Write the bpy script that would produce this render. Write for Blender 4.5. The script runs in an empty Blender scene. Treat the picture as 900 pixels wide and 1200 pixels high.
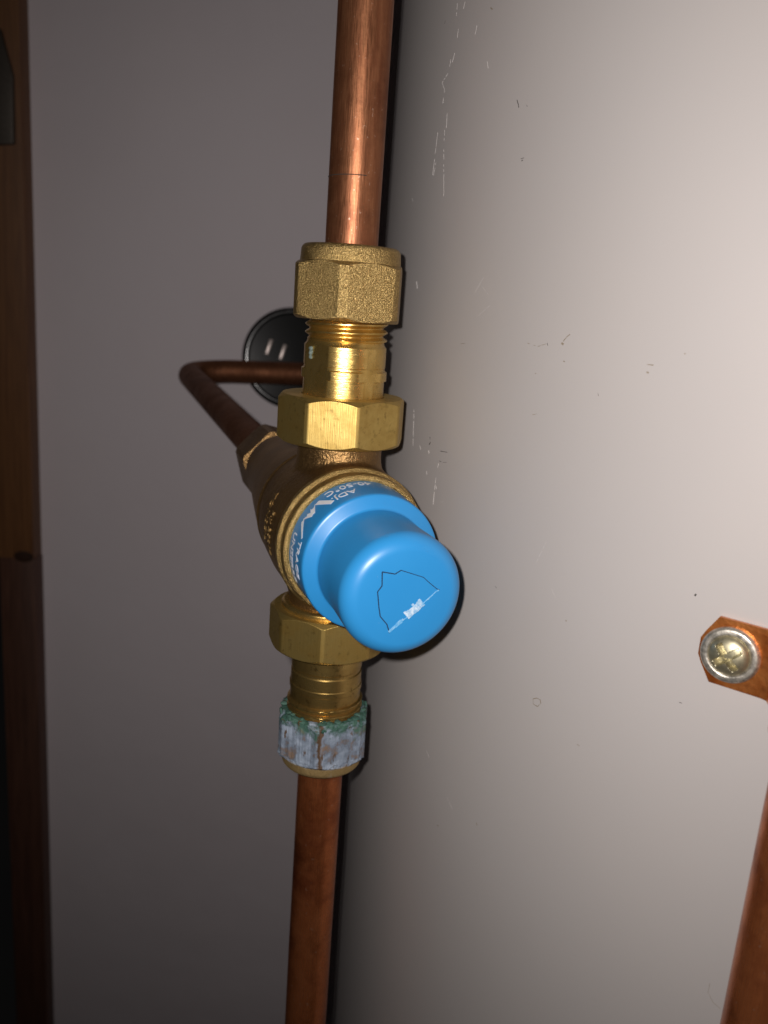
import bpy, bmesh, math, random
from mathutils import Vector, Matrix, noise

R_ = math.radians
rng = random.Random(7)
SC = bpy.context.scene
COL = SC.collection
MM = 0.001                                   # everything below is written in millimetres

# ------------------------------------------------------------------ camera, lamp, world, exposure
PITCH, ROLL = R_(13.7), R_(4.2)
FWD = Vector((0, math.cos(PITCH), -math.sin(PITCH)))
_r0, _u0 = Vector((1, 0, 0)), Vector((0, math.sin(PITCH), math.cos(PITCH)))
RGT = math.cos(ROLL) * _r0 + math.sin(ROLL) * _u0
UPV = -math.sin(ROLL) * _r0 + math.cos(ROLL) * _u0
CAM = Vector((14.7, -252.8, 69.2))
cd = bpy.data.cameras.new('camera')
cam = bpy.data.objects.new('camera', cd)
COL.objects.link(cam)
cam.matrix_world = Matrix.Translation(CAM * MM) @ Matrix((RGT, UPV, -FWD)).transposed().to_4x4()
cd.sensor_fit = 'VERTICAL'
cd.sensor_height = 24
cd.sensor_width = 18
cd.lens = 20
cd.clip_start = 0.01
cd.clip_end = 20
cd.dof.use_dof = True
cd.dof.focus_distance = 0.23
cd.dof.aperture_fstop = 11.5
SC.camera = cam

ld = bpy.data.lights.new('phone_flash', 'SPOT')
ld.energy = 2.8
ld.color = (1.0, 0.945, 0.915)
ld.shadow_soft_size = 0.0022
ld.spot_size = R_(128)
ld.spot_blend = 1.0
lamp = bpy.data.objects.new('phone_flash', ld)
COL.objects.link(lamp)
lamp.location = (CAM + RGT * -9.5 + UPV * 8 + FWD * 1) * MM
aim = FWD + RGT * 0.12 + UPV * 0.06
lamp.rotation_euler = aim.to_track_quat('-Z', 'Y').to_euler()

world = bpy.data.worlds.new('World')
SC.world = world
world.use_nodes = True
bg = world.node_tree.nodes['Background']
bg.inputs[0].default_value = (0.5, 0.47, 0.46, 1)
bg.inputs[1].default_value = 0.005
SC.view_settings.view_transform = 'Standard'
SC.view_settings.look = 'None'
SC.view_settings.exposure = 0
SC.view_settings.gamma = 1

# ------------------------------------------------------------------ materials
class NT:
    def __init__(s, name):
        s.m = bpy.data.materials.new(name)
        s.m.use_nodes = True
        s.t = s.m.node_tree
        s.b = s.t.nodes['Principled BSDF']
        tc = s.t.nodes.new('ShaderNodeTexCoord')
        s.co = tc.outputs['Object']
    def node(s, kind, **kw):
        n = s.t.nodes.new(kind)
        for k, v in kw.items():
            setattr(n, k, v)
        return n
    def link(s, a, b):
        s.t.links.new(a, b)
    def mapping(s, scale=(1, 1, 1), rot=(0, 0, 0)):
        n = s.node('ShaderNodeMapping')
        n.inputs['Scale'].default_value = scale
        n.inputs['Rotation'].default_value = rot
        s.link(s.co, n.inputs['Vector'])
        return n.outputs[0]
    def noise(s, scale, detail=4, rough=0.55, vec=None, dist=0.0):
        n = s.node('ShaderNodeTexNoise')
        n.inputs['Scale'].default_value = scale
        n.inputs['Detail'].default_value = detail
        n.inputs['Roughness'].default_value = rough
        n.inputs['Distortion'].default_value = dist
        s.link(vec or s.co, n.inputs['Vector'])
        return n.outputs['Fac']
    def ramp(s, fac, stops):
        n = s.node('ShaderNodeValToRGB')
        el = n.color_ramp.elements
        while len(el) < len(stops):
            el.new(0.5)
        for e, (p, c) in zip(el, stops):
            e.position = p
            e.color = (c[0], c[1], c[2], 1) if hasattr(c, '__len__') else (c, c, c, 1)
        s.link(fac, n.inputs[0])
        return n.outputs[0]
    def mix(s, fac, a, b, blend='MIX'):
        n = s.node('ShaderNodeMix', data_type='RGBA', blend_type=blend)
        for sock, v in ((n.inputs[0], fac), (n.inputs[6], a), (n.inputs[7], b)):
            if hasattr(v, 'links'):
                s.link(v, sock)
            else:
                sock.default_value = v if not hasattr(v, '__len__') else (v[0], v[1], v[2], 1)
        return n.outputs[2]
    def math(s, op, a, b=0.0, c=0.0):
        n = s.node('ShaderNodeMath', operation=op)
        for i, v in enumerate((a, b, c)):
            if hasattr(v, 'links'):
                s.link(v, n.inputs[i])
            else:
                n.inputs[i].default_value = v
        return n.outputs[0]
    def xyz(s):
        n = s.node('ShaderNodeSeparateXYZ')
        s.link(s.co, n.inputs[0])
        return n.outputs
    def bump(s, h, strength=0.3, dist=0.0003, prev=None):
        n = s.node('ShaderNodeBump')
        n.inputs['Strength'].default_value = strength
        n.inputs['Distance'].default_value = dist
        s.link(h, n.inputs['Height'])
        if prev is not None:
            s.link(prev, n.inputs['Normal'])
        return n.outputs[0]
    def set(s, **kw):
        names = dict(col='Base Color', rough='Roughness', metal='Metallic', normal='Normal', spec='Specular IOR Level',
                     coat='Coat Weight', coatr='Coat Roughness', aniso='Anisotropic')
        for k, v in kw.items():
            sock = s.b.inputs[names[k]]
            if hasattr(v, 'links'):
                s.link(v, sock)
            else:
                sock.default_value = v if not hasattr(v, '__len__') else (v[0], v[1], v[2], 1)
        return s.m


def m_copper(name, bright=1.0, tarnish=0.4, rough=0.24, cols=((0.54, 0.225, 0.105), (0.37, 0.135, 0.062), (0.20, 0.062, 0.03)), draw=(14, 14, 1.2)):
    t = NT(name)
    st = t.noise(60, 5, 0.6, t.mapping(draw))
    bl = t.noise(70, 5, 0.65)
    sp = t.noise(900, 2, 0.5)
    sc = t.noise(420, 3, 0.6, t.mapping((7, 7, .5), (0.1, 0.06, 0)))
    a, b, c = [tuple(bright * v for v in q) for q in cols]
    col = t.mix(t.ramp(st, [(0.35, 0), (0.7, 1)]), a, b)
    col = t.mix(t.math('MULTIPLY', t.ramp(bl, [(0.45, 0), (0.75, 1)]), tarnish), col, c)
    col = t.mix(t.ramp(t.noise(38, 6, 0.7), [(0.52, 0), (0.66, 0.6 * tarnish)]), col, tuple(v * .55 for v in c))
    col = t.mix(t.ramp(sp, [(0.68, 0), (0.76, 0.35)]), col, (0.75, 0.55, 0.42))
    ro = t.math('ADD', t.math('ADD', t.math('MULTIPLY', bl, 0.36), t.math('MULTIPLY', t.math('SUBTRACT', sc, .5), 0.5)), rough + .03)
    nb = t.bump(st, 0.45, 0.00014, t.bump(sp, 0.2, 0.00006, t.bump(sc, 0.3, 0.0001)))
    return t.set(col=col, rough=ro, metal=0.82, normal=nb)


def m_brass_blast():
    t = NT('sandblasted brass')
    g = t.noise(3800, 2, 0.6)
    g2 = t.noise(2300, 3, 0.6)
    lo = t.noise(90, 3)
    col = t.mix(t.ramp(g2, [(0.35, 0), (0.68, 1)]), (0.30, 0.19, 0.06), (0.72, 0.51, 0.21))
    col = t.mix(t.math('MULTIPLY', lo, 0.4), col, (0.42, 0.28, 0.10))
    nb = t.bump(g, 1.0, 0.00026, t.bump(g2, 0.8, 0.00034))
    return t.set(col=col, rough=0.31, metal=0.9, normal=nb)


def m_brass(name, a, b, rough=0.24, lines=(1, 1, 60), lstr=0.4, dirt=0.35):
    t = NT(name)
    tool = t.noise(120, 3, 0.5, t.mapping(lines))
    bl = t.noise(160, 5, 0.65)
    ft = t.noise(520, 3, 0.6)
    col = t.mix(t.ramp(bl, [(0.35, 0), (0.72, 1)]), a, b)
    col = t.mix(t.math('MULTIPLY', t.ramp(ft, [(0.58, 0), (0.72, 1)]), dirt), col, (0.13, 0.075, 0.02))
    ro = t.math('ADD', t.math('MULTIPLY', bl, 0.22), rough - 0.08)
    nb = t.bump(tool, lstr, 0.00012, t.bump(ft, 0.12, 0.0001))
    return t.set(col=col, rough=ro, metal=0.93, normal=nb)


def m_cast():
    t = NT('dark cast brass')
    g = t.noise(1500, 3, 0.6)
    g2 = t.noise(500, 4, 0.6)
    lo = t.noise(60, 4)
    col = t.mix(t.ramp(lo, [(0.3, 0), (0.7, 1)]), (0.20, 0.115, 0.045), (0.36, 0.215, 0.085))
    col = t.mix(t.ramp(g, [(0.55, 0), (0.75, 0.6)]), col, (0.52, 0.33, 0.13))
    nb = t.bump(g, 0.8, 0.0003, t.bump(g2, 0.6, 0.0005))
    return t.set(col=col, rough=0.40, metal=0.9, normal=nb)


def m_blue():
    t = NT('blue moulded plastic')
    lo = t.noise(60, 3)
    sp = t.noise(1100, 3)
    fi = t.noise(3000, 1)
    col = t.mix(lo, (0.023, 0.225, 0.53), (0.028, 0.25, 0.565))
    col = t.mix(t.ramp(sp, [(0.74, 0), (0.80, 0.4)]), col, (0.35, 0.55, 0.75))
    ro = t.math('ADD', t.math('MULTIPLY', lo, 0.12), 0.29)
    return t.set(col=col, rough=ro, spec=0.5, normal=t.bump(fi, 0.06, 0.00005, t.bump(lo, 0.08, 0.0006)))


def m_verdigris():
    t = NT('corroded brass with verdigris')
    x, y, z = t.xyz()
    zz = t.math('MULTIPLY', z, 1000.0)                       # object origin at the top of the nut, z down to -20 mm
    wob = t.noise(190, 6, 0.7)
    f = t.math('ADD', zz, t.math('MULTIPLY', t.math('SUBTRACT', wob, 0.5), 24.0))
    green = t.ramp(t.math('ADD', t.math('MULTIPLY', f, 0.05), 1.0), [(0.76, 0), (0.92, 1)])
    n1 = t.noise(170, 6, 0.65)
    n2 = t.noise(480, 5, 0.7, t.mapping((1, 1, 0.35)))
    white = t.mix(t.ramp(n1, [(0.35, 0), (0.62, 1)]), (0.34, 0.40, 0.49), (0.11, 0.14, 0.19))
    white = t.mix(t.ramp(t.noise(170, 5, 0.65), [(0.54, 0), (0.66, 0.8)]), white, (0.24, 0.15, 0.085))
    gr = t.mix(t.ramp(n1, [(0.3, 0), (0.7, 1)]), (0.006, 0.045, 0.032), (0.09, 0.19, 0.145))
    col = t.mix(green, white, gr)
    ang = t.math('ARCTAN2', y, x)
    crk = t.math('ABSOLUTE', t.math('ADD', t.math('ADD', ang, 1.55), t.math('MULTIPLY', t.math('SUBTRACT', n1, 0.5), 0.35)))
    col = t.mix(t.ramp(crk, [(0.0, 1), (0.02, 1), (0.055, 0)]), col, (0.09, 0.05, 0.025))
    col = t.mix(t.ramp(n2, [(0.60, 0), (0.66, 1)]), col, (0.10, 0.055, 0.025))
    bare = t.ramp(t.math('ADD', t.math('MULTIPLY', zz, 0.05), 1.0), [(0.155, 1), (0.215, 0)])
    bare = t.math('MULTIPLY', bare, t.ramp(n1, [(0.28, 0.3), (0.45, 1)]))
    col = t.mix(bare, col, (0.48, 0.34, 0.15))
    met = t.math('MULTIPLY', bare, 0.8)
    nb = t.bump(n2, 0.7, 0.0006, t.bump(n1, 0.5, 0.0006))
    return t.set(col=col, rough=0.62, metal=met, normal=nb)


def m_paint(name, a, b, scale=8, fine=600, rough=0.45, bump=0.1, spec=0.4, wave=0.0006):
    t = NT(name)
    lo = t.noise(scale, 4, 0.5)
    fi = t.noise(fine, 2, 0.5)
    lo2 = t.noise(scale * 3.1, 3, 0.5)
    col = t.mix(t.ramp(lo, [(0.3, 0), (0.7, 1)]), a, b)
    col = t.mix(t.ramp(lo2, [(0.4, 0), (0.8, 0.25)]), col, tuple(v * k for v, k in zip(b, (1.0, 0.975, 0.94))))
    ro = t.math('ADD', t.math('MULTIPLY', lo2, 0.2), rough - 0.1)
    return t.set(col=col, rough=ro, spec=spec, normal=t.bump(fi, bump, 0.0001, t.bump(lo2, 0.15, wave)))


def m_wood(name, a, b, k=1.0):
    t = NT(name)
    w = t.noise(30, 5, 0.6, t.mapping((9, 9, 0.35)), 1.2)
    w2 = t.noise(140, 3, 0.6, t.mapping((9, 9, 0.25)))
    col = t.mix(t.ramp(w, [(0.35, 0), (0.65, 1)]), a, b)
    col = t.mix(t.ramp(w2, [(0.5, 0), (0.75, 0.5)]), col, tuple(v * 0.45 for v in b))
    return t.set(col=col, rough=0.55, normal=t.bump(w2, 0.3, 0.0004))


def m_flat(name, col, rough=0.5, metal=0.0, grain=400, var=0.25, bump=0.15, other=None):
    t = NT(name)
    n = t.noise(grain, 4, 0.6)
    c = t.mix(t.ramp(n, [(0.3, 0), (0.7, 1)]), col, other or tuple(v * (1 - var) for v in col))
    return t.set(col=c, rough=rough, metal=metal, normal=t.bump(n, bump, 0.0001))


M = dict(
    copper=m_copper('bright copper', 0.72, 0.75, 0.2),
    copper_dull=m_copper('reddish copper', 1.0, 1.0, 0.10, ((0.64, 0.205, 0.075), (0.54, 0.16, 0.052), (0.22, 0.05, 0.02)), (3, 3, 1.6)),
    copper_dark=m_copper('brown tarnished copper', 0.46, 0.7, 0.42),
    blast=m_brass_blast(),
    brass=m_brass('machined brass', (0.80, 0.55, 0.19), (0.60, 0.38, 0.10)),
    brass_nut=m_brass('milled brass', (0.60, 0.43, 0.14), (0.43, 0.28, 0.075), rough=0.44, lines=(30, 30, 1), lstr=0.4, dirt=0.45),
    brass_stain=m_brass('stained machined brass', (0.66, 0.45, 0.15), (0.42, 0.26, 0.08), rough=0.27, dirt=0.6),
    cast=m_cast(),
    cast_edge=m_flat('raised brass lettering', (0.50, 0.33, 0.13), 0.5, 0.85, grain=1300, var=0.6, bump=0.8),  # lighter brass tone than the body casting
    blue=m_blue(),
    verd=m_verdigris(),
    green=m_flat('green copper salts', (0.012, 0.065, 0.045), 0.85, grain=420, bump=0.8, other=(0.10, 0.19, 0.15)),
    depo=m_flat('pale mineral crust', (0.17, 0.22, 0.20), 0.85, grain=1500, var=0.5, bump=0.8),
    ink=m_flat('white print', (0.78, 0.80, 0.84), 0.5, var=0.12),
    crack=m_flat('dark split line', (0.004, 0.02, 0.06), 0.7),
    lip=m_flat('bent blue plastic', (0.08, 0.34, 0.64), 0.2, grain=900, bump=0.8, other=(0.30, 0.52, 0.72)),
    pale_mark=m_flat('white glint on plastic', (0.66, 0.72, 0.78), 0.2, grain=800, bump=0.9, other=(0.10, 0.33, 0.58)),  # white glint of the raised edge, put into the colour
    tank=m_paint('pale grey enamel', (0.382, 0.356, 0.344), (0.41, 0.383, 0.37), 7, 700, 0.55, 0.10, 0.22),
    wall=m_paint('matt emulsion wall', (0.79, 0.715, 0.74), (0.84, 0.765, 0.79), 5, 380, 0.85, 0.35, 0.2, 0.012),
    wood=m_wood('varnished pine', (0.21, 0.09, 0.03), (0.14, 0.055, 0.018)),
    wood_dark=m_wood('deep brown timber', (0.13, 0.056, 0.033), (0.08, 0.033, 0.02)),  # darker brown tone below the join
    knot=m_wood('wood knot', (0.05, 0.02, 0.008), (0.03, 0.012, 0.005)),
    steel=m_flat('dull grey steel', (0.09, 0.075, 0.06), 0.5, 0.5),
    chrome=m_flat('bright plated steel', (0.2, 0.2, 0.2), 0.22, 1.0, bump=0.05),
    black=m_flat('gloss black plastic', (0.008, 0.008, 0.008), 0.2, bump=0.03),
    pale=m_flat('pale metallic strip', (0.80, 0.68, 0.63), 0.42, 0.75),  # pale colour of the two strips on the dial
    zinc=m_flat('pitted zinc plate', (0.74, 0.69, 0.60), 0.40, 0.85, grain=800, var=0.7, bump=1.0),
    zinc2=m_flat('yellow passivated steel', (0.58, 0.53, 0.36), 0.42, 0.9, grain=1100, var=0.35, bump=0.15),
    chip_dark=m_flat('dark chip in the paint', (0.03, 0.025, 0.02), 0.8),
    chip_pale=m_flat('pale scratch in the paint', (0.80, 0.76, 0.73), 0.6, var=0.1),
    chip_faint=m_flat('faint scuff in the paint', (0.50, 0.47, 0.46), 0.6, var=0.1),
    rust=m_flat('brown speck', (0.25, 0.205, 0.15), 0.8),
)

# ------------------------------------------------------------------ helpers
def link(name, bm, mat, parent=None, mw=None, sharp=28, loc=(0, 0, 0)):
    bmesh.ops.remove_doubles(bm, verts=bm.verts, dist=1e-5)
    bmesh.ops.recalc_face_normals(bm, faces=bm.faces)
    bm.normal_update()
    lim = R_(sharp)
    for f in bm.faces:
        f.smooth = True
    for e in bm.edges:
        e.smooth = not (len(e.link_faces) == 2 and e.calc_face_angle(0) > lim)
    o3 = Vector(loc)
    for v in bm.verts:
        v.co = (v.co - o3) * MM
    me = bpy.data.meshes.new(name)
    bm.to_mesh(me)
    bm.free()
    me.materials.append(mat)
    o = bpy.data.objects.new(name, me)
    COL.objects.link(o)
    o.location = o3 * MM
    if parent is not None:
        o.parent = parent
    return o


def thing(name, label, cat, loc=(0, 0, 0), group=None):
    o = bpy.data.objects.new(name, None)
    o.empty_display_size = 0.01
    COL.objects.link(o)
    o.location = Vector(loc) * MM
    tag(o, label, cat, group)
    return o


def tag(o, label, cat, group=None):
    o['label'] = label
    o['category'] = cat
    if group:
        o['group'] = group


UPZ = Matrix.Identity(4)
PSI = R_(21.2)
TILT = R_(2.3)
AX = Vector((math.sin(PSI) * math.cos(TILT), -math.cos(PSI) * math.cos(TILT), -math.sin(TILT)))              # valve axis, towards the camera
VO = Vector((0, 0, 2.2))
# local frame of the valve axis: local z along AX, local x to the left as one looks at the cap, local y up
VX = Vector((0, 0, 1)).cross(AX).normalized()                              # image right
VM = Matrix.Translation(VO) @ Matrix((VX, AX.cross(VX), AX)).transposed().to_4x4()


def polar(bm, zs, rf, n=96, mw=UPZ, cap0=True, cap1=True):
    """closed surface of radius rf(angle, z, i) about local z; zs runs along it"""
    rings = []
    for i, z in enumerate(zs):
        ring = []
        for k in range(n):
            a = 2 * math.pi * k / n
            r = rf(a, z, i)
            ring.append(bm.verts.new(mw @ Vector((r * math.cos(a), r * math.sin(a), z))))
        rings.append(ring)
    for r0, r1 in zip(rings, rings[1:]):
        for k in range(n):
            bm.faces.new((r0[k], r0[(k + 1) % n], r1[(k + 1) % n], r1[k]))
    if cap0:
        bm.faces.new(rings[0][::-1])
    if cap1:
        bm.faces.new(rings[-1])
    return bm


def lathe(bm, prof, n=96, mw=UPZ, cap0=True, cap1=True):
    return polar(bm, [p[0] for p in prof], lambda a, z, i: prof[i][1], n, mw, cap0, cap1)


def rnd(prof, rad=0.6, steps=4):
    """round the inner corners of a profile [(z, r)...]"""
    out = [prof[0]]
    for a, b, c in zip(prof, prof[1:], prof[2:]):
        va, vb, vc = Vector(a), Vector(b), Vector(c)
        d = min(rad, (va - vb).length * 0.48, (vc - vb).length * 0.48)
        p, q = vb + (va - vb).normalized() * d, vb + (vc - vb).normalized() * d
        for s in range(steps + 1):
            u = s / steps
            out.append(tuple((1 - u) ** 2 * p + 2 * u * (1 - u) * vb + u * u * q))
    out.append(prof[-1])
    return out


def facet(a, sides, apothem, turn):
    st = 2 * math.pi / sides
    d = (a - turn + st / 2) % st - st / 2
    return apothem / math.cos(d)


def nut(sides, af, z0, z1, turn, hole, mw=UPZ, cham=1.0, slope=0.55, n=432, soft=0.22):
    """polygon nut with chamfered ends between z0 and z1"""
    bm = bmesh.new()
    ap = af / 2
    rc = ap / math.cos(math.pi / sides)
    dz = (rc - ap + cham) * slope * 1.1
    zs = [z0 + dz * k / 16 for k in range(17)] + [z1 - dz * k / 16 for k in range(16, -1, -1)]

    def rf(a, z, i):
        f = min(facet(a, sides, ap, turn), rc - soft)
        e = min(z - z0, z1 - z)
        return min(f, ap - cham + e / slope)
    polar(bm, zs, rf, n, mw, False, False)
    lo, hi = [z0, z1]
    r_end = ap - cham
    for z in (lo, hi):
        polar(bm, [z, z], lambda a, z_, i: (min(r_end, facet(a, sides, ap, turn)), hole)[i], n, mw, False, False)
    polar(bm, [lo, hi], lambda a, z_, i: hole, n, mw, False, False)
    return bm


def thread(z0, z1, r0, h, pitch, mw=UPZ, n=72):
    zs = [z0 + (z1 - z0) * k / 90 for k in range(91)]

    def rf(a, z, i):
        u = (z / pitch - a / (2 * math.pi)) % 1.0
        tri = 1 - abs(2 * u - 1)
        e = min(1, min(z - z0, z1 - z) / 0.8 + 0.1)
        return r0 + h * (min(max(tri * 1.35 - 0.12, 0), 1)) * e
    return polar(bmesh.new(), zs, rf, n, mw)


def tube(pts, rad, n=40, cap=True):
    bm = bmesh.new()
    P = [Vector(p) for p in pts]
    rings = []
    nrm = None
    for i, p in enumerate(P):
        t = (P[min(i + 1, len(P) - 1)] - P[max(i - 1, 0)]).normalized()
        if nrm is None:
            nrm = t.orthogonal().normalized()
        nrm = (nrm - t * nrm.dot(t)).normalized()
        b = t.cross(nrm)
        r = rad(i) if callable(rad) else rad
        rings.append([bm.verts.new(p + (nrm * math.cos(q) + b * math.sin(q)) * r)
                      for q in (2 * math.pi * k / n for k in range(n))])
    for a, b in zip(rings, rings[1:]):
        for k in range(n):
            bm.faces.new((a[k], a[(k + 1) % n], b[(k + 1) % n], b[k]))
    if cap:
        bm.faces.new(rings[0][::-1])
        bm.faces.new(rings[-1])
    return bm


def box(bm, lo, hi, mw=UPZ):
    vs = [bm.verts.new(mw @ Vector((x, y, z))) for x in (lo[0], hi[0]) for y in (lo[1], hi[1]) for z in (lo[2], hi[2])]
    for f in ((0, 1, 3, 2), (4, 6, 7, 5), (0, 4, 5, 1), (2, 3, 7, 6), (0, 2, 6, 4), (1, 5, 7, 3)):
        bm.faces.new([vs[i] for i in f])
    return bm


def bevel(bm, w, seg=2):
    bmesh.ops.bevel(bm, geom=list(bm.edges), offset=w, segments=seg, affect='EDGES', profile=0.5)
    return bm


def words_bm(text, size, fn, extrude=0.08, spacing=1.0, bold=0.0):
    """lettering laid on a surface: fn maps (x along, y up, height) in mm to a point"""
    c = bpy.data.curves.new('lettering', 'FONT')
    c.body = text
    c.size = size
    c.extrude = extrude
    c.offset = bold
    c.space_character = spacing
    c.resolution_u = 3
    o = bpy.data.objects.new('lettering', c)
    me = o.to_mesh()
    bm = bmesh.new()
    bm.from_mesh(me)
    o.to_mesh_clear()
    bpy.data.objects.remove(o)
    bpy.data.curves.remove(c)
    bmesh.ops.triangulate(bm, faces=bm.faces)
    for v in bm.verts:
        v.co = fn(v.co.x, v.co.y, v.co.z)
    return bm


def prism(bm, pts, fn, h0, h1):
    """polygon pts (x, y) raised from h0 to h1 on the surface fn(x, y, h)"""
    lo = [bm.verts.new(fn(x, y, h0)) for x, y in pts]
    hi = [bm.verts.new(fn(x, y, h1)) for x, y in pts]
    n = len(pts)
    bm.faces.new(hi)
    bm.faces.new(lo[::-1])
    for k in range(n):
        bm.faces.new((lo[k], lo[(k + 1) % n], hi[(k + 1) % n], hi[k]))


def ribbon(bm, pts, w, fn, h0, h1):
    for (x0, y0), (x1, y1) in zip(pts, pts[1:]):
        d = Vector((x1 - x0, y1 - y0))
        if d.length < 1e-6:
            continue
        d.normalize()
        q = Vector((-d.y, d.x)) * (w / 2)
        prism(bm, [(x0 + q.x, y0 + q.y), (x1 + q.x, y1 + q.y), (x1 - q.x, y1 - q.y), (x0 - q.x, y0 - q.y)], fn, h0, h1)


# ------------------------------------------------------------------ setting: wall behind
WALL_Y = 381.0
bm = bmesh.new()
nx, nz = 60, 90
grid = [[bm.verts.new((-275.5 + 900 * i / nx, WALL_Y + 0.3 * noise.noise(Vector((i * .23, j * .19, 3))), -1000 + 1800 * j / nz))
         for j in range(nz + 1)] for i in range(nx + 1)]
for i in range(nx):
    for j in range(nz):
        bm.faces.new((grid[i][j], grid[i + 1][j], grid[i + 1][j + 1], grid[i][j + 1]))
wall = link('wall', bm, M['wall'], sharp=80)
sol = wall.modifiers.new('thickness', 'SOLIDIFY')
sol.thickness = 0.03
sol.offset = 1
wall['kind'] = 'structure'

# ------------------------------------------------------------------ water tank
TC = Vector((232.5, 101.7, 0))
TR = 225.0
tank = thing('water_tank', 'large pale grey painted cylindrical water tank filling the right side', 'water tank', (TC.x, TC.y, -600))
bm = bmesh.new()
tm = Matrix.Translation(TC)
prof = rnd([(-600, 0.1), (-600, TR), (620, TR), (640, TR - 40), (650, 0.1)], 10, 5)
lathe(bm, prof, 360, tm)
tk = link('shell', bm, M['tank'], tank, loc=(TC.x, TC.y, -600))
tk.location = (0, 0, 0)


def tank_pt(a, z, h):
    """a = arc length in mm round the shell from the side facing -Y, z height, h proud of the paint"""
    q = a / TR
    return Vector((TC.x + (TR + h) * math.sin(q), TC.y - (TR + h) * math.cos(q), z))


def tank_hit(px, py):
    """where the sight line of one mark of the photograph meets the shell: (arc, height)"""
    d = FWD + RGT * ((px - 450) / 1000) + UPV * ((600 - py) / 1000)
    ox, oy = CAM.x - TC.x, CAM.y - TC.y
    a, b, c = d.x ** 2 + d.y ** 2, 2 * (ox * d.x + oy * d.y), ox ** 2 + oy ** 2 - TR ** 2
    disc = b * b - 4 * a * c
    if disc < 0:
        return None
    k = (-b - math.sqrt(disc)) / (2 * a)
    p = CAM + d * k
    return (math.atan2(p.x - TC.x, -(p.y - TC.y)) * TR, p.z)


def marks(name, mat, lines, grow=1.0):
    bm = bmesh.new()
    for w, pts in lines:
        q = [tank_hit(*p) for p in pts]
        if None in q:
            continue
        for (ax, az), (bx, bz) in zip(q, q[1:]):
            k = max(1, int(math.hypot(bx - ax, bz - az) / .7))
            for i in range(k):
                if k > 3 and rng.random() < .16:
                    continue
                j0, j1 = rng.uniform(-.07, .07), rng.uniform(-.07, .07)
                u, v = i / k, (i + 1.05) / k
                ribbon(bm, [(ax + (bx - ax) * u + j0, az + (bz - az) * u), (ax + (bx - ax) * v + j1, az + (bz - az) * v)],
                       w * grow * rng.uniform(.35, 1.2), tank_pt, -0.2, 0.03)
    o = link(name, bm, mat, tank, loc=(TC.x, TC.y, -600))
    o.location = (0, 0, 0)
    o['kind'] = 'stuff'
    return o


marks('paint_scratch', M['chip_pale'], [
    (.16, [(536, 4), (535, 18)]), (.14, [(545, 2), (543, 10)]), (.14, [(537, 34), (536, 44)]), (.12, [(559, 30), (557, 40)]),
    (.14, [(533, 62), (530, 73)]), (.20, [(525, 86), (518, 97), (521, 105), (519, 121)]), (.12, [(528, 70), (527, 78)]),
    (.14, [(524, 133), (523, 150)]), (.14, [(521, 152), (520, 175), (520, 230)]), (.14, [(513, 155), (507, 205)]),
    (.12, [(511, 190), (508, 206)]), (.10, [(571, 72), (572, 80)]), (.10, [(483, 232), (484, 236)]),
    (.5, [(488, 330), (489, 338)]), (.30, [(485, 480), (484, 522)]), (.16, [(492, 522), (493, 527)]), (.4, [(502, 528), (503, 531)]),
    (.25, [(500, 552), (500, 556)]), (.2, [(514, 543), (513, 548)]), (.2, [(511, 560), (510, 566)]), (.32, [(510, 568), (508, 585), (507, 600)]),
    (.5, [(511, 570), (511.5, 573)])], 1.25)
marks('paint_scratch', M['chip_faint'], [
    (.10, [(555, 345), (567, 325)]), (.08, [(558, 372), (574, 358)]), (.10, [(565, 336), (572, 345)]),
    (.09, [(524, 935), (530, 948)]), (.09, [(500, 880), (503, 888)]), (.08, [(640, 635), (628, 660)]), (.08, [(646, 690), (651, 700)]),
    (.12, [(516, 588), (519, 588)])], 1.25)
marks('paint_chip', M['chip_dark'], [
    (.28, [(606, 117), (607, 121), (608, 126)]), (.3, [(610.5, 186), (614, 185)]), (.3, [(613, 187.5), (611, 188.5)]), (.12, [(617, 123), (618, 125)]),
    (.28, [(504, 512), (504, 515)]), (.3, [(504.5, 518), (503, 521)]), (.22, [(516, 528.5), (524, 530)]), (.2, [(515, 540), (517, 541)]),
    (.14, [(519, 542), (523, 542)]), (.5, [(814.4, 696.7), (815.4, 697.7)]), (.16, [(522, 24), (521, 28)]), (.15, [(701, 461), (701.5, 464)]),
    (.14, [(641.5, 402), (642, 405)]), (.12, [(580, 687), (582, 689)]), (.18, [(796, 823), (799, 824)])])
marks('dirt_speck', M['rust'], [
    (.9, [(658, 402), (660.5, 403.5)]), (.3, [(660, 400), (664, 395), (668, 392)]), (.12, [(618, 402), (630, 406), (640, 403)]),
    (.6, [(758, 436), (760, 437)]), (.25, [(758, 427), (766, 428)]), (.4, [(627, 437.5), (628.5, 438)]), (.2, [(624, 486), (629, 485)]),
    (.2, [(625, 819), (629, 818), (633, 820), (634, 824), (630, 828), (625, 825), (624.5, 819)]), (.3, [(802, 415), (803, 414)]),
    (.5, [(575, 9), (577, 11)]), (.25, [(676, 872), (679, 874)]), (.2, [(660, 423), (662, 424)]), (.2, [(540, 403), (547, 402)]),
    (.2, [(512, 967), (514, 968)]), (.2, [(558, 964), (559, 967)]), (.3, [(663, 727), (664, 728)]),
    (.10, [(832, 1152), (830, 1163), (835, 1174), (844, 1182)])])

# ------------------------------------------------------------------ timber at the left with a steel bracket
post = thing('wooden_post', 'dark brown timber upright at the far left against the wall', 'post', (-285, 372, -600))
XR = -248.5


def board(name, mat, x0, x1, y0, y1, z0, z1):
    bm = bevel(box(bmesh.new(), (x0, y0, z0), (x1, y1, z1)), 0.5, 2)
    o = link(name, bm, mat, post, loc=(-285, 372, -600))
    o.location = (0, 0, 0)
    return o


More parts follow.
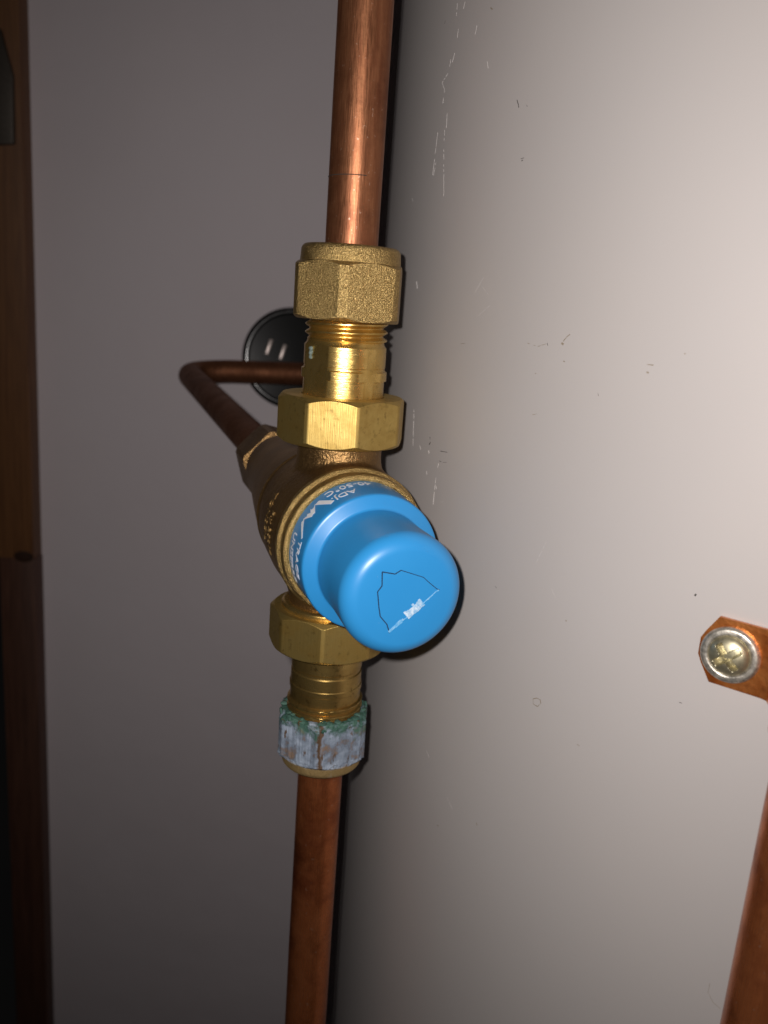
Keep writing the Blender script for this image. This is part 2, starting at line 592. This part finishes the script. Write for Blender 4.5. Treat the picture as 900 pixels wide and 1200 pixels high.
board('board', M['wood'], -340, XR, 364, 380.4, -138.5, 700)['label'] = 'upper board of warm brown pine'
board('board', M['wood_dark'], -275, XR + .6, 365, 380.4, -900, -138.6)['label'] = 'lower board in a darker brown timber'
bm = bmesh.new()
lathe(bm, [(0, 0.1), (0.75, 4.4), (0.85, 3.8), (0.9, .1)], 24, Matrix.Translation((-255.7, 364.6, -136.5)) @ Matrix.Rotation(R_(90), 4, 'X') @ Matrix.Diagonal((1.7, 1.0, 1, 1)))
o = link('knot', bm, M['knot'], post, loc=(-285, 372, -600))
o.location = (0, 0, 0)

# ------------------------------------------------------------------ the mixing valve
valve = thing('mixing_valve', 'brass mixing valve with a blue plastic cap, joined into the vertical copper pipe', 'valve')


def part(name, bm, mat, parent=None, sharp=28, loc=None):
    o = link(name, bm, mat, parent or valve, sharp=sharp, loc=loc or (0, 0, 0))
    return o


# cast body: barrel along the valve axis plus the two necks, fused
bm = bmesh.new()
lathe(bm, [(-73, 0.1), (-73, 12.5), (-70, 13.8), (-60, 14.5), (-50, 15.8), (-40, 17.4), (-25, 19.6), (-8, 21.5), (4, 22.2), (13.5, 22.1), (16.5, 21.6), (16.5, .1)], 96, VM)
lathe(bm, [(-28, 0.1), (-28, 13.0), (-20, 13.0), (-14, 15), (14, 15), (20, 13.2), (23.5, 12.6), (33, 12.6), (33, .1)], 96)
body = part('body', bm, M['cast'], sharp=80)
rm = body.modifiers.new('fuse', 'REMESH')
rm.mode = 'VOXEL'
rm.voxel_size = 0.0007
rm.use_smooth_shade = True
sm = body.modifiers.new('soften', 'SMOOTH')
sm.factor = 0.5
sm.iterations = 14

# raised casting seam round the barrel, and the turned rim round the cap
bm = bmesh.new()
polar(bm, [-15.7, -15.0, -14.3], lambda a, z, i: (20.5, 21.1, 20.7)[i], 120, VM)
part('casting_seam', bm, M['cast'])
bm = bmesh.new()
lathe(bm, rnd([(14, 19), (14, 21.6), (14.8, 22.2), (16.6, 22.2), (17.4, 21.1), (18.8, 21.1), (19.2, 21.5), (21.0, 21.3), (21.6, 20.5), (21.2, 19.0), (14, 19)], .35, 3), 144, VM, False, False)
part('rim', bm, M['blast'])


def on_barrel(r, phi0, t0, flip=1):
    """text running round the barrel: x along the turn, y towards the cap"""
    def fn(x, y, h):
        a = phi0 + flip * x / r
        return VM @ Vector(((r + h) * math.cos(a), (r + h) * math.sin(a), t0 + y))
    return fn


part('lettering', words_bm('TONSEIL', 3.7, on_barrel(22.0, R_(149), 0.6), 0.2, 1.08), M['cast_edge'])
part('lettering', words_bm('P.y 25614', 3.3, on_barrel(22.15, R_(161), 6.0), 0.2, 1.05), M['cast_edge'])

# blue cap
bm = bmesh.new()
lathe(bm, rnd([(16, 0.1), (16, 19.8), (33.6, 19.5), (34.3, 19.3), (34.6, 18.8), (35.5, 15.9), (36.0, 15.5), (44, 15.6), (55.2, 16.0)] + [(55.2 + 4.4 * math.sin(R_(q)), 11.6 + 4.4 * math.cos(R_(q))) for q in range(12, 90, 13)] + [(59.65, 10.6), (59.78, 8.0), (59.8, 5), (59.8, 0.1)], .9, 3), 160, VM)
cap = part('cap', bm, M['blue'], sharp=60)
part('lettering', words_bm('ADJ.', 3.9, on_barrel(19.6, R_(102), 27.7), 0.04, 1.0, .03), M['ink'], cap)
part('lettering', words_bm('40-50°C', 4.0, on_barrel(19.66, R_(85), 22.7), 0.04, 1.0, .03), M['ink'], cap)
part('lettering', words_bm('TRACE', 3.5, on_barrel(19.6, R_(164), 28.2), 0.04, 1.0, .03), M['ink'], cap)
part('lettering', words_bm('UNSERRE', 3.5, on_barrel(19.66, R_(162), 22.8), 0.04, 1.0, .03), M['ink'], cap)
bm = bmesh.new()
lg = on_barrel(19.62, R_(123), 0)
stroke = [(0.4, 30.2), (4.4, 22.4), (6.4, 27.6), (9.0, 23.6), (13.2, 29.6)]
wid = [1.5, 1.7, 1.6, 1.5, .5]
for i in range(4):
    n = 6
    for j in range(n):
        ua, ub = Vector(stroke[i]).lerp(Vector(stroke[i + 1]), j / n), Vector(stroke[i]).lerp(Vector(stroke[i + 1]), (j + 1.06) / n)
        w_ = wid[i] + (wid[i + 1] - wid[i]) * (j + .5) / n
        ribbon(bm, [tuple(ua), tuple(ub)], w_, lg, -.1, .03 + .004 * ((i * n + j) % 5))
part('logo', bm, M['ink'], cap)

# split piece in the end of the cap: local x right, y up on the face
face = lambda x, y, h: VM @ Vector((x, y, 59.8 + h))
OUT = [(-3.49, -8.76), (-4.4, -6.41), (-6.33, -4.19), (-6.9, -1.72), (-7.58, 2.27), (-6.58, 3.75), (-6.83, 7.31), (-3.45, 6.64), (-2.04, 7.53), (4.03, 5.46), (5.23, 4.4), (7.91, 2.25), (8.7, 1.91)]
bm = bmesh.new()
ribbon(bm, OUT[:9], .26, face, -.6, .03)
ribbon(bm, OUT[8:], .18, face, -.6, .03)
part('crack', bm, M['crack'], cap)
# the torn lower edge stands slightly proud: a broken lip, its white glint painted into the colour
lip = bmesh.new()
tab = bmesh.new()
A_, B_ = Vector((-3.49, -8.76)), Vector((8.549999999999999, 1.91))
d_ = (B_ - A_).normalized()
n_ = Vector((-d_.y, d_.x))
LEN = (B_ - A_).length
for s0, s1, w0, w1, hh in ((0.0, .30, 0, .9, .10), (.30, .36, .0, .3, .06), (.36, .69, -.4, 1.9, .5), (.69, 1.0, 0, .3, .10)):
    bm = tab if hh > .3 else lip
    m_ = max(2, int((s1 - s0) * 26))
    for i in range(m_):
        u0 = A_ + d_ * LEN * (s0 + (s1 - s0) * i / m_)
        u1 = A_ + d_ * LEN * (s0 + (s1 - s0) * (i + .97) / m_)
        a, c = w0 + rng.uniform(-.12, .12), w0 + (w1 - w0) * rng.uniform(.75, 1.05)
        k_ = hh * rng.uniform(.55, 1)
        pts = [tuple(u0 + n_ * a), tuple(u1 + n_ * a), tuple(u1 + n_ * c), tuple(u0 + n_ * c)]
        lo = [bm.verts.new(face(x, y, -.3)) for x, y in pts]
        hi = [bm.verts.new(face(x, y, h)) for (x, y), h in zip(pts, (k_ * 1.0, k_ * rng.uniform(.7, 1), .05, .05))]
        bm.faces.new(hi)
        for k in range(4):
            bm.faces.new((lo[k], lo[(k + 1) % 4], hi[(k + 1) % 4], hi[k]))
part('glint_edge', tab, M['pale_mark'], cap)
part('torn_edge', lip, M['lip'], cap)

# upper side: union nut, tail piece, thread, compression nut
part('union_nut', nut(8, 35.6, 28.4, 42.2, R_(-90 - 5), 12.2, cham=0.25, slope=.85), M['brass_nut'])


def tail_r(prof, flats):
    def rf(a, z, i):
        r = prof[i][1]
        if flats and prof[i][2]:
            for turn, ap in flats:
                d = (a - turn + math.pi) % (2 * math.pi) - math.pi
                if abs(d) < math.pi / 2:
                    r = min(r, ap / math.cos(d))
        return r
    return rf


p = [(38, 11.9, 1), (46.9, 11.9, 1), (47.1, 12.5, 1), (49.6, 12.5, 1), (49.9, 11.9, 1), (50.6, 11.8, 1), (50.8, 11.95, 1), (56.4, 11.95, 1), (57.2, 11.3, 0), (58.5, 11.0, 0)]
bm = polar(bmesh.new(), [q[0] for q in p], tail_r(p, [(R_(-90 - 44), 10.9), (R_(-90 + 136), 10.9), (R_(-90 + 42), 11.85)]), 360)
tl = part('tail_piece', bm, M['brass'])
dep = bmesh.new()
fa = R_(-90 - 44)
for k in range(7):
    dz, dx, rr_ = rng.uniform(-1.3, 1.3), rng.uniform(-.6, .6), rng.uniform(.35, .75)
    c_ = Matrix.Rotation(fa, 4, 'Z') @ Vector((10.95, dx - 2.2, 54.2 + dz))
    bmesh.ops.create_icosphere(dep, subdivisions=2, radius=rr_, matrix=Matrix.Translation(c_))
part('mineral_deposit', dep, M['depo'], tl)
part('thread', thread(57.6, 66, 10.7, 1.25, 2.3), M['brass'], tl)
bm = nut(6, 29.4, 63.6, 79.5, R_(-90 + 28), 10.9, cham=0.15, slope=.6, soft=.7)
lathe(bm, rnd([(77.5, 7.6), (77.5, 14.5), (83.2, 14.1), (84.2, 13.2), (84.2, 7.6), (77.5, 7.6)], .7, 4), 120, UPZ, False, False)
part('compression_nut', bm, M['blast'])

# lower side
part('union_nut', nut(8, 35.2, -36.2, -23.4, R_(-90 + 21), 12.2, cham=0.25, slope=.85), M['brass_nut'])
bm = bmesh.new()
lathe(bm, rnd([(-25, 12), (-25, 15.2), (-22.2, 15.2), (-21.6, 14.3), (-21.6, 12)], .4, 3), 120)
part('collar', bm, M['brass'])
p = [(-34, 11.2), (-43.0, 11.2), (-43.4, 10.9), (-44.2, 10.9), (-44.6, 11.2), (-48.4, 11.25), (-48.7, 11.5), (-50.2, 11.5), (-50.5, 11.2), (-54, 11.2), (-54.6, 12.0), (-55.2, 11.3), (-56, 11.2)]
bm = lathe(bmesh.new(), p, 120)
tl = part('tail_piece', bm, M['brass_stain'])
part('thread', thread(-63, -53.2, 10.7, 1.35, 2.3), M['brass_stain'], tl)
bm = nut(6, 27.4, -73.6, -58.0, R_(-90 + 31), 11.9, cham=0.5, slope=.8, soft=.7)
lathe(bm, rnd([(-72, 7.6), (-72, 13.2), (-76.2, 12.9), (-77.2, 12.1), (-77.2, 7.6), (-72, 7.6)], .6, 4), 120, UPZ, False, False)
for v in bm.verts:
    if v.co.xy.length > 12.2 and v.co.z > -73.8:
        g = noise.fractal(v.co * .55, .9, 2.1, 4) * .30 + noise.noise(v.co * 1.7) * .10
        v.co.x *= 1 + g / 13
        v.co.y *= 1 + g / 13
        v.co.z += .25 * noise.noise(v.co * .8)
o = part('compression_nut', bm, M['verd'], loc=(0, 0, -57))
o['label'] = 'lower nut crusted with white and green corrosion'

crust = bmesh.new()
for k in range(46):
    a = rng.uniform(0, 2 * math.pi)
    up = rng.random() < .6
    r_ = rng.uniform(11.8, 12.9) if up else facet(a, 6, 13.5, R_(-90 + 31)) - .15
    z_ = -57.9 + rng.uniform(-.15, .25) if up else -58.2 - rng.random() ** 2 * 6
    bmesh.ops.create_icosphere(crust, subdivisions=2, radius=rng.uniform(.7, 1.5), matrix=Matrix.Translation((r_ * math.cos(a), r_ * math.sin(a), z_)) @ Matrix.Rotation(a, 4, 'Z') @ Matrix.Diagonal(((1, 1, .32, 1) if up else (.3, 1, .9, 1))))
for v in crust.verts:
    v.co += Vector((noise.noise(v.co * 2.3), noise.noise(v.co * 2.3 + Vector((9, 0, 0))), noise.noise(v.co * 2.3 + Vector((0, 9, 0))))) * .3
cr = part('verdigris_crust', crust, M['green'], o, sharp=80)
cr.matrix_parent_inverse = Matrix.Translation((0, 0, 57 * MM))
cr['kind'] = 'stuff'

# rear inlet nut
bm = nut(6, 25.6, -90, -73.5, R_(15), 8.0, VM, cham=0.25, slope=.45, soft=.5)
part('inlet_nut', bm, M['cast'])

# ------------------------------------------------------------------ copper pipes
PG = 'copper water pipes'


def straight(z0, z1, x, y, rad, n=30):
    return tube([(x + .12 * noise.noise(Vector((k * .5, x, 1))), y, z0 + (z1 - z0) * k / n) for k in range(n + 1)], rad, 64)


o = link('copper_pipe', straight(80, 520, 0, 0, 7.5), M['copper'])
tag(o, 'bright copper pipe rising from the top compression nut of the brass valve', 'pipe', PG)
bm = bmesh.new()
polar(bm, [-.16, -.08, .08, .16], lambda a, z, i: 7.64 if 0 < i < 3 else 7.3, 96, Matrix.Translation((0, 0, 102.4)) @ Matrix.Rotation(R_(-1), 4, 'Y'), False, False)
bmesh.ops.delete(bm, geom=[v for v in bm.verts if v.co.x > 3.4 or v.co.y > 1], context='VERTS')
link('cut_mark', bm, M['chip_dark'], o)
o = link('copper_pipe', straight(-800, -74, 0, 0, 7.3), M['copper_dull'])
tag(o, 'dull reddish copper pipe hanging below the corroded lower nut', 'pipe', PG)

P0 = VO + AX * -76
P1 = VO + AX * -318
pts = [P0.lerp(P1, k / 14) for k in range(15)]
cor = VO + AX * -343
end = Vector((cor.x + 30, cor.y + 3, cor.z + 2))
for k in range(1, 13):
    u = k / 12
    pts.append((1 - u) ** 2 * P1 + 2 * u * (1 - u) * cor + u * u * end)
for k in range(1, 8):
    pts.append(end + Vector((k * 20, 2.0 * k * .6, 1.5 * k * .4)))
o = link('copper_pipe', tube(pts, 7.5, 48), M['copper_dark'])
tag(o, 'brown bent copper pipe running back from the valve towards the black dial', 'pipe', PG)

# ------------------------------------------------------------------ black dial on the wall
def cam_pt(px, py, d):
    return CAM + FWD * d + RGT * ((px - 450) * d / 1000) + UPV * ((600 - py) * d / 1000)


GC = cam_pt(343, 420, 608)
dial = thing('dial', 'round black dial with a silver rim and two pale bars behind the valve', 'dial', tuple(GC))
GM = Matrix.Translation(GC) @ Matrix.Rotation(R_(14), 4, 'Z') @ Matrix.Rotation(R_(84), 4, 'X')   # local z towards the room


def dpart(name, bm, mat):
    o = link(name, bm, mat, dial, loc=tuple(GC))
    o.location = (0, 0, 0)
    return o


bm = bmesh.new()
lathe(bm, rnd([(-26, .1), (-26, 33), (-3, 34.6), (-3, .1)], 2, 4), 96, GM)
dpart('housing', bm, M['black'])
bm = bmesh.new()
lathe(bm, rnd([(-4, 30.5), (-4, 35.6), (1.5, 35.6), (3.5, 33.5), (3.5, 31.2), (1.5, 30.5), (-4, 30.5)], .9, 4), 96, GM, False, False)
dpart('rim', bm, M['chrome'])
bm = bmesh.new()
lathe(bm, [(-2, .1), (-2, 31), (-1, 31), (-.8, .1)], 96, GM)
dpart('face', bm, M['black'])
for bx, by in ((-17, 7.0), (-7.2, 4.0)):
    bm = bmesh.new()
    box(bm, (-1.5, -5.8, -1.2), (1.5, 5.8, 1.4), GM @ Matrix.Translation((bx, by, 0)) @ Matrix.Rotation(R_(-17), 4, 'Z'))
    dpart('bar', bevel(bm, .8, 2), M['pale'])
bm = bmesh.new()
lathe(bm, [(-60, 8), (-25.5, 8)], 32, GM)
dpart('stem', bm, M['black'])

# ------------------------------------------------------------------ bracket on the timber
B0 = Vector((-252.3, 364, 155.5))
bm = bmesh.new()
pl = [(-25.2, 76.8), (-6.8, 70.4), (0.7, 42.5), (0.0, 0.0), (-28.6, -3.6)]
fnb = lambda x, y, h: Vector((B0.x + x, 364 - h, B0.z + y))
prism(bm, pl, fnb, 0.2, 5)
bevel(bm, .8, 2)
o = link('metal_bracket', bm, M['steel'], loc=(B0.x, 364, B0.z))
tag(o, 'dark grey metal bracket with a sloping edge on the brown timber, top left', 'bracket')

# ------------------------------------------------------------------ pipe and clip at the right
sa, sz = tank_hit(858, 765)
SP = tank_pt(sa, sz, 0)
SN = (SP - Vector((TC.x, TC.y, SP.z))).normalized()
ST = Vector((0, 0, 1)).cross(SN)                                # along the shell, to the right in the picture
CM = Matrix.Translation(SP) @ Matrix((ST, Vector((0, 0, 1)), SN)).transposed().to_4x4() @ Matrix.Scale(0.9, 4)
PCX, PCH, PRAD = 24.5, 14.5, 8.2
pc = CM @ Vector((PCX, 0, PCH))
o = link('copper_pipe', straight(-420, 420, pc.x, pc.y, PRAD * 0.9), M['copper_dull'], loc=(0, 0, 0))
tag(o, 'copper pipe at the right edge in front of the tank, under the saddle clip', 'pipe', PG)
clip = thing('pipe_clip', 'orange copper saddle clip screwed to the grey tank at the right edge', 'pipe clip', tuple(SP))


def cpart(name, bm, mat, parent=None):
    o = link(name, bm, mat, clip, loc=tuple(SP))
    o.location = (0, 0, 0)
    if parent:
        o.parent = parent
    return o


# strap: a section line in (x, h) swept across its width (y), ears cut at the corners
sec = [(-7.6, .3), (-3, .3), (3, .3), (8.4, .3), (10.6, 1.0), (11.8, 3), (PCX - PRAD - 2.2, 8)]
for k in range(0, 19):
    a = math.pi - math.pi * k / 18
    sec.append((PCX + (PRAD + 1.0) * math.cos(a), PCH + (PRAD + 1.0) * math.sin(a)))
sec += [(PCX * 2 - x, h) for x, h in sec[:7][::-1]]
W = 8.6
bm = bmesh.new()
rows = []
for i, (x, h) in enumerate(sec):
    row = []
    for th in (0, 1.1):
        for j in range(9):
            v = -1 + 2 * j / 8
            w = W
            xx = x
            if i == 0:
                xx = x + 5.2 * max(0, abs(v) - .30)
            # the strap is 1.1 mm thick: push out along the section normal
            a = Vector(sec[min(i + 1, len(sec) - 1)]) - Vector(sec[max(i - 1, 0)])
            nrm = Vector((-a.y, a.x)).normalized()
            row.append(bm.verts.new(CM @ Vector((xx + nrm.x * th, v * w, h + nrm.y * th))))
    rows.append(row)
for r0, r1 in zip(rows, rows[1:]):
    for s in (0, 9):
        for j in range(8):
            bm.faces.new((r0[s + j], r0[s + j + 1], r1[s + j + 1], r1[s + j]))
    for j in (0, 8):
        bm.faces.new((r0[j], r1[j], r1[9 + j], r0[9 + j]))
for r in (rows[0], rows[-1]):
    for j in range(8):
        bm.faces.new((r[j], r[j + 1], r[9 + j + 1], r[9 + j]))
t_ = NT('orange copper strip')
n1, n2 = t_.noise(180, 5, .65), t_.noise(500, 4, .6)
c_ = t_.mix(t_.ramp(n1, [(.35, 0), (.65, 1)]), (0.72, 0.26, 0.07), (0.50, 0.13, 0.025))
c_ = t_.mix(t_.ramp(n2, [(.5, 0), (.75, .6)]), c_, (0.25, 0.06, 0.015))
strap_m = t_.set(col=c_, rough=.34, metal=.85, normal=t_.bump(n2, .4, .0003, t_.bump(n1, .4, .0005)))
cpart('strap', bm, strap_m)
bm = bmesh.new()
lathe(bm, rnd([(1.45, 3), (1.45, 7.1), (2.3, 7.1), (3.0, 6.5), (3.1, 5.3), (2.5, 4.8), (2.3, 3), (1.45, 3)], .3, 3), 72, CM @ Matrix.Rotation(R_(3), 4, 'Y'), False, False)
cpart('washer', bm, M['zinc'])
# pan head with a cross recess cut as real depth
bm = bmesh.new()
N, HR = 144, 5.0


def head_h(x, y):
    r = math.hypot(x, y)
    h = 2.4 + 2.5 * math.sqrt(max(0, 1 - (r / (HR + .05)) ** 2))
    a = R_(42)
    u, v = x * math.cos(a) + y * math.sin(a), -x * math.sin(a) + y * math.cos(a)
    s = min(abs(u), abs(v))
    l = max(abs(u), abs(v))
    if s < .95 and l < 3.7:
        h -= 2.2 * min(1, (.95 - s) / .3) * min(1, (3.7 - l) / .9)
    if abs(u) + abs(v) < 1.7:
        h -= .3
    return h


rr = [HR * k / 54 for k in range(1, 55)]
c0 = bm.verts.new(CM @ Vector((0, 0, head_h(0, 0))))
prev = None
for r in rr:
    ring = [bm.verts.new(CM @ Vector((r * math.cos(2 * math.pi * k / N), r * math.sin(2 * math.pi * k / N),
                                      head_h(r * math.cos(2 * math.pi * k / N), r * math.sin(2 * math.pi * k / N))))) for k in range(N)]
    for k in range(N):
        if prev is None:
            bm.faces.new((c0, ring[k], ring[(k + 1) % N]))
        else:
            bm.faces.new((prev[k], ring[k], ring[(k + 1) % N], prev[(k + 1) % N]))
    prev = ring
low = [bm.verts.new(CM @ Vector((HR * math.cos(2 * math.pi * k / N), HR * math.sin(2 * math.pi * k / N), 1.2))) for k in range(N)]
for k in range(N):
    bm.faces.new((prev[k], low[k], low[(k + 1) % N], prev[(k + 1) % N]))
cpart('screw', bm, M['zinc2'])
